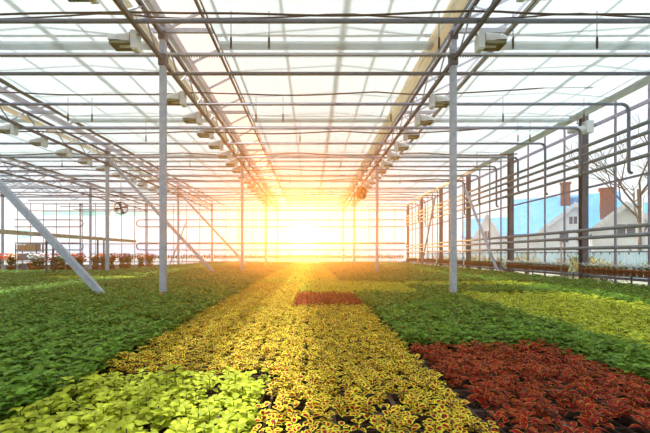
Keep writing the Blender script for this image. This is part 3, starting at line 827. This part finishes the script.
for i, ((x, y), c) in enumerate(zip(pos, seq)):
    what = f'large flowering plant with {c} blooms' if c else 'large leafy green plant without blooms'
    where = 'left of the loaded trolley' if x < -21 else ('right of the loaded trolley, under the gutter bench' if x < -15.6 else 'at the far end of the gutter bench')
    t = thing('flowering_plant', f'{what} {where}', 'potted plant', (x, y, 0), R.uniform(0, 6), f'{c or "green"} plants {where}'); t.scale = (1.25, 1.25, 1.6)
    meshobj('pot', bigpot, t); meshobj('foliage', fb[i % 3], t, (0, 0, .28))
    if c: meshobj('flowers', fl[c][i % 2], t, (0, 0, .28))

# ------------------------------------------------------------------ outside on the right: houses, fence, trees
def gable_body(m, x, w, wall_h, apex, a, b): m.prism([(x - w / 2, 0), (x + w / 2, 0), (x + w / 2, wall_h), (x, apex), (x - w / 2, wall_h)], a, b)
def gable_roof(m, x, w, wall_h, apex, a, b, ov=.4):
    sl = (apex - wall_h) / (w / 2)
    for s in (-1, 1):
        xe = x + s * (w / 2 + ov); ze = wall_h - ov * sl
        P = [(x, apex), (xe, ze), (xe, ze + .15), (x, apex + .17)]
        m.prism(P if s < 0 else P[::-1], a, b)
def side_roof(m, x0, x1, y0, y1, wall_h, apex, ov=.4):
    ym = (y0 + y1) / 2; sl = (apex - wall_h) / ((y1 - y0) / 2)
    for s, ye in ((-1, y0 - ov), (1, y1 + ov)):
        ze = wall_h - ov * sl
        vs = [(x0 - ov, ym, apex), (x1 + ov, ym, apex), (x1 + ov, ye, ze), (x0 - ov, ye, ze)]
        m.add(vs + [(p[0], p[1], p[2] + .16) for p in vs], [(0, 1, 2, 3), (7, 6, 5, 4), (0, 3, 7, 4), (1, 5, 6, 2), (2, 6, 7, 3), (0, 4, 5, 1)])
def house(label, loc, rz, w, d, wall_h, apex, gables, chim=None, wins=()):
    """main block with its ridge along x; gables = (x, width, wall_h, apex) facing the glasshouse"""
    r = thing('house', label, 'house', loc, rz)
    m = MB(); m.add([(-w / 2, 0, 0), (w / 2, 0, 0), (w / 2, d, 0), (-w / 2, d, 0), (-w / 2, 0, wall_h), (w / 2, 0, wall_h), (w / 2, d, wall_h), (-w / 2, d, wall_h), (-w / 2, d / 2, apex), (w / 2, d / 2, apex)],
                    [(0, 1, 5, 4), (2, 3, 7, 6), (0, 4, 8, 7, 3), (1, 2, 6, 9, 5), (4, 5, 9, 8), (6, 7, 8, 9)])
    m.obj('wall', M['housewall'], r)
    m = MB(); side_roof(m, -w / 2, w / 2, 0, d, wall_h, apex); m.obj('roof', M['roofblue'], r)
    for gx, gw, gh, ga in gables:
        m = MB(); gable_body(m, gx, gw, gh, ga, -1.2, d * .45); g = m.obj('gable', M['housewall'], r)
        m = MB(); gable_roof(m, gx, gw, gh, ga, -1.5, d * .45); m.obj('gable_roof', M['roofblue'], g)
        sl = (ga - gh) / (gw / 2); m = MB()
        for s in (-1, 1):
            xe = gx + s * (gw / 2 + .45); ze = gh - .45 * sl
            P = [(gx, ga - .3), (xe, ze - .3), (xe, ze + .2), (gx, ga + .22)]
            m.prism(P if s < 0 else P[::-1], -1.62, -1.52)
        m.obj('fascia_board', M['fascia'], g)
    if chim:
        m = MB(); cx, cy, ct = chim; m.box((cx, cy, ct - 1.5), (.95, .95, 3.)); m.box((cx, cy, ct), (1.12, 1.12, .16)); m.obj('chimney', M['brick'], r)
    for wx, wz, ww, wh in wins:
        m = MB(); yo = -1.23
        for a in (-1, 1): m.box((wx + a * ww / 2, yo, wz), (.12, .1, wh + .12)); m.box((wx, yo, wz + a * wh / 2), (ww, .1, .12))
        m.box((wx, yo, wz), (.07, .08, wh)); f = m.obj('window', M['fascia'], r)
        m = MB(); m.box((wx, -1.205, wz), (ww, .03, wh)); m.obj('pane', M['darkpane'], f)
    return r
def W(px, y): return (px - 311) * y / F
house('white house with broad blue roof, brick chimney and white front gable', (W(563, 40), 40, 0), -.62, 9.6, 8, 3.9, 8.1, [(1.1, 6.6, 3.7, 6.6)], (.2, 3.2, 9.6), ((.1, 3.1, .9, 1.2), (1.7, 3.1, .9, 1.2), (.9, 4.9, .8, .9)))
house('low blue-roofed house with white eaves and tall brick chimney behind the bare tree', (W(634, 29), 29, 0), -.62, 5.4, 5, 3.0, 5.5, [(-.6, 4.2, 3.3, 5.2)], (-1.6, 1.6, 6.9), ((-.6, 3.2, 1.2, 1.0),))
house('distant white house with two steep gables and blue roof', (W(503, 60), 60, 0), -.5, 12.0, 8, 4.4, 7.6, [(-2.3, 4.6, 3.6, 8.0), (2.3, 4.6, 3.6, 8.0)], None, ((-2.3, 4.4, 1.0, 1.5), (2.3, 4.4, 1.0, 1.5)))
# fence
r = thing('garden_fence', 'pale blue board fence outside the right glass wall', 'fence', (0, 0, -.12))
m = MB(); y = 12.
while y < 62: m.box((18.5, y, .8), (.03, .19, 1.6)); y += .21
m.obj('board_panel', M['fence'], r)
for y in range(12, 63, 3):
    m = MB(); m.box((18.57, y, .85), (.1, .1, 1.7)); m.obj('post', M['mullion'], r)
# straw shrubs
def shrub(x, y, h, rad, mat, label, grp, seed):
    q = random.Random(seed); t = thing('garden_shrub', label, 'shrub', (x, y, -.12), 0, grp)
    m = MB()
    for k in range(420):
        a = q.uniform(0, 6.28); rr = rad * math.sqrt(q.random()); zz = h * q.random() ** .7 * (1 - .4 * rr / rad)
        m.leaf((rr * math.cos(a), rr * math.sin(a), zz), q.uniform(0, 6.28), q.uniform(-.3, 1.3), .2 * q.uniform(.6, 1.3), .09, .5, .2, (.2, 1., .1))
    m.obj('foliage', M[mat], t, True)
    m = MB()
    for k in range(9):
        a = k * .7; m.tube([(0, 0, 0), (rad * .4 * math.cos(a), rad * .4 * math.sin(a), h * .5), (rad * .7 * math.cos(a + .3), rad * .7 * math.sin(a + .3), h * .92)], [.03, .02, .008], 5)
    m.obj('stem', M['bark'], t)
i = 0
for y in (14.5, 16.2, 17.7, 19.5, 21.2, 23., 25., 27.3, 29.5, 32, 35, 38, 41.5):
    st = i % 3 != 1
    shrub(14.8 + R.uniform(-.5, 1.6), y, R.uniform(1.2, 1.75), R.uniform(.8, 1.05), 'straw' if st else 'bushgreen',
          f"{'straw-yellow' if st else 'dull green'} garden shrub outside the glass wall, {ORD[i]} from the camera", 'shrubs outside the right glass wall', i + 50); i += 1
# bare trees
def tree(x, y, h, label, seed):
    q = random.Random(seed); t = thing('bare_tree', label, 'tree', (x, y, -.12), 0, 'leafless trees beyond the glass wall')
    tr = MB(); br = MB(); tr.tube([(0, 0, 0), (.1, 0, h * .25), (0, .1, h * .5)], [.2, .15, .1], 8)
    def grow(p, d, L, r, n):
        e = p + d * L; mid = (p + e) / 2 + Vector((q.uniform(-.1, .1), q.uniform(-.1, .1), 0)) * L
        br.tube([p, mid, e], [r, r * .8, r * .6], 5 if n > 1 else 3, False)
        if n == 0: return
        for _ in range(3 if n > 1 else 4):
            a = q.uniform(0, 6.28); v = Vector((math.cos(a), math.sin(a), 0)) * q.uniform(.4, .8)
            grow(p + (e - p) * q.uniform(.5, 1.), (d + v).normalized(), L * q.uniform(.55, .75), r * .58, n - 1)
    for k in range(6):
        a = k * 1.05; grow(Vector((.05, 0, h * (.22 + .05 * k))), Vector((math.cos(a) * .7, math.sin(a) * .7, 1)).normalized(), h * .28, .07, 3)
    tr.obj('trunk', M['bark'], t); br.obj('branches', M['bark'], t)
tree(W(640, 24), 24, 11.5, 'bare leafless tree in front of the blue-roofed house at the right edge', 3)
tree(W(600, 50), 50, 10, 'bare leafless tree behind the house with the brick chimney', 5)
r = thing('street_lamp', 'thin white street lamp with curved neck outside the right wall', 'street lamp', (W(643, 21), 21, -.12))
m = MB(); m.tube([(0, 0, 0), (0, 0, 4.6)] + arc((.5, 0, 4.6), .5, PI, .35 * PI, 6, 'xz'), .05, 8); m.obj('pole', M['white'], r, True)
m = MB(); m.box((.9, 0, 5.02), (.4, .16, .08)); m.obj('lamp_head', M['white'], r)

# ------------------------------------------------------------------ added glow haze, sky, suns, camera
HAZE = .022
m = MB(); m.box((0, 60, 6.7), (240, 130, 14.4))
mt, nt, out = new_mat('warm haze')
ge = nd(nt, 'ShaderNodeNewGeometry'); sx = nd(nt, 'ShaderNodeSeparateXYZ'); nt.links.new(ge.outputs['Position'], sx.inputs[0])
u = math_node(nt, 'DIVIDE', math_node(nt, 'ADD', sx.outputs[0], .9), 4.3)           # haze density gathered along the aisle, added for the orange sun glow
beam = math_node(nt, 'POWER', 2.718, math_node(nt, 'MULTIPLY', math_node(nt, 'MULTIPLY', u, u), -.5))
inside = math_node(nt, 'LESS_THAN', sx.outputs[1], YE)
beam = math_node(nt, 'MULTIPLY', beam, inside)
thick = math_node(nt, 'DIVIDE', math_node(nt, 'SUBTRACT', sx.outputs[1], 1.), 9., clamp=True)      # thickens towards the sunlit end
beam = math_node(nt, 'MULTIPLY', beam, thick)
dens = math_node(nt, 'ADD', .0012, math_node(nt, 'MULTIPLY', beam, HAZE))
vs = nd(nt, 'ShaderNodeVolumeScatter'); vs.inputs['Color'].default_value = (1., .52, .18, 1); vs.inputs['Anisotropy'].default_value = .82
va = nd(nt, 'ShaderNodeVolumeAbsorption'); va.inputs['Color'].default_value = (1., .52, .18, 1)
nt.links.new(dens, vs.inputs['Density']); nt.links.new(math_node(nt, 'MULTIPLY', beam, HAZE), va.inputs['Density'])
ad = nd(nt, 'ShaderNodeAddShader'); nt.links.new(vs.outputs[0], ad.inputs[0]); nt.links.new(va.outputs[0], ad.inputs[1])
nt.links.new(ad.outputs[0], out.inputs['Volume'])
hz = m.obj('haze', mt); tag(hz, 'thin warm haze added along the aisle to make the orange glow', 'haze', kind='stuff')

SUN = Vector((-8 / F, 1, 19 / F)).normalized()  # direction of the added flare sun and its glow in the sky
w = bpy.data.worlds.new('sky'); S.world = w; w.use_nodes = True
nt = w.node_tree; nt.nodes.clear()
out = nt.nodes.new('ShaderNodeOutputWorld')
tc = nt.nodes.new('ShaderNodeTexCoord')
dt = nt.nodes.new('ShaderNodeVectorMath'); dt.operation = 'DOT_PRODUCT'; dt.inputs[1].default_value = SUN
nrm = nt.nodes.new('ShaderNodeVectorMath'); nrm.operation = 'NORMALIZE'
nt.links.new(tc.outputs['Generated'], nrm.inputs[0]); nt.links.new(nrm.outputs[0], dt.inputs[0])
dp = math_node(nt, 'MAXIMUM', dt.outputs['Value'], 0.)
sep = nt.nodes.new('ShaderNodeSeparateXYZ'); nt.links.new(nrm.outputs[0], sep.inputs[0])
base = ramp(nt, math_node(nt, 'MULTIPLY', math_node(nt, 'MAXIMUM', sep.outputs[2], 0.), 1.), [(0., (.96, .99, 1.0)), (.3, (.88, .96, 1.0)), (1., (.76, .91, 1.0))])
def bg(col, strength):
    n = nt.nodes.new('ShaderNodeBackground')
    if isinstance(col, tuple): n.inputs[0].default_value = (*col, 1)
    else: nt.links.new(col, n.inputs[0])
    if isinstance(strength, (int, float)): n.inputs[1].default_value = strength
    else: nt.links.new(strength, n.inputs[1])
    return n.outputs[0]
def addsh(a, c):
    n = nt.nodes.new('ShaderNodeAddShader'); nt.links.new(a, n.inputs[0]); nt.links.new(c, n.inputs[1]); return n.outputs[0]
sh = bg(base, 1.25)
sh = addsh(sh, bg((1., .52, .16), math_node(nt, 'MULTIPLY', math_node(nt, 'POWER', dp, 40.), 1.3)))
sh = addsh(sh, bg((1., .80, .42), math_node(nt, 'MULTIPLY', math_node(nt, 'POWER', dp, 400.), 4.5)))
sh = addsh(sh, bg((1., .92, .75), math_node(nt, 'MULTIPLY', math_node(nt, 'POWER', dp, 4000.), 40.)))
nt.links.new(sh, out.inputs[0])

def sun(name, d, col, e, ang):
    l = bpy.data.lights.new(name, 'SUN'); l.color = col; l.energy = e; l.angle = math.radians(ang)
    o = bpy.data.objects.new(name, l); COL.objects.link(o); o.location = (0, 30, 30)
    o.rotation_euler = Vector(d).to_track_quat('-Z', 'Y').to_euler()
    return o
sun('flare_sun', -SUN, (1., .48, .14), 5.0, 2.5)  # second sun, added to give the warm sunset flare
sun('day_sun', (.383, -.32, -1), (1., .985, .96), 7.4, 2.4)

cam = bpy.data.cameras.new('camera'); co = bpy.data.objects.new('camera', cam); COL.objects.link(co)
co.location = (0, 0, CAMZ); co.rotation_euler = (PI / 2, 0, 0)
cam.sensor_width = 36; cam.lens = 36 * F / 650; cam.shift_x = 14 / 650; cam.shift_y = 37.5 / 650; cam.clip_end = 800; cam.clip_start = .05
S.camera = co
vsn = S.view_settings; vsn.view_transform = 'Standard'; vsn.look = 'None'; vsn.gamma = 1; vsn.use_curve_mapping = False; vsn.exposure = 0.
cy = S.cycles
cy.max_bounces = 10; cy.transparent_max_bounces = 24; cy.diffuse_bounces = 5; cy.volume_bounces = 1; cy.transmission_bounces = 6
cy.use_denoising = True; cy.sample_clamp_indirect = 6; cy.caustics_reflective = False; cy.caustics_refractive = False
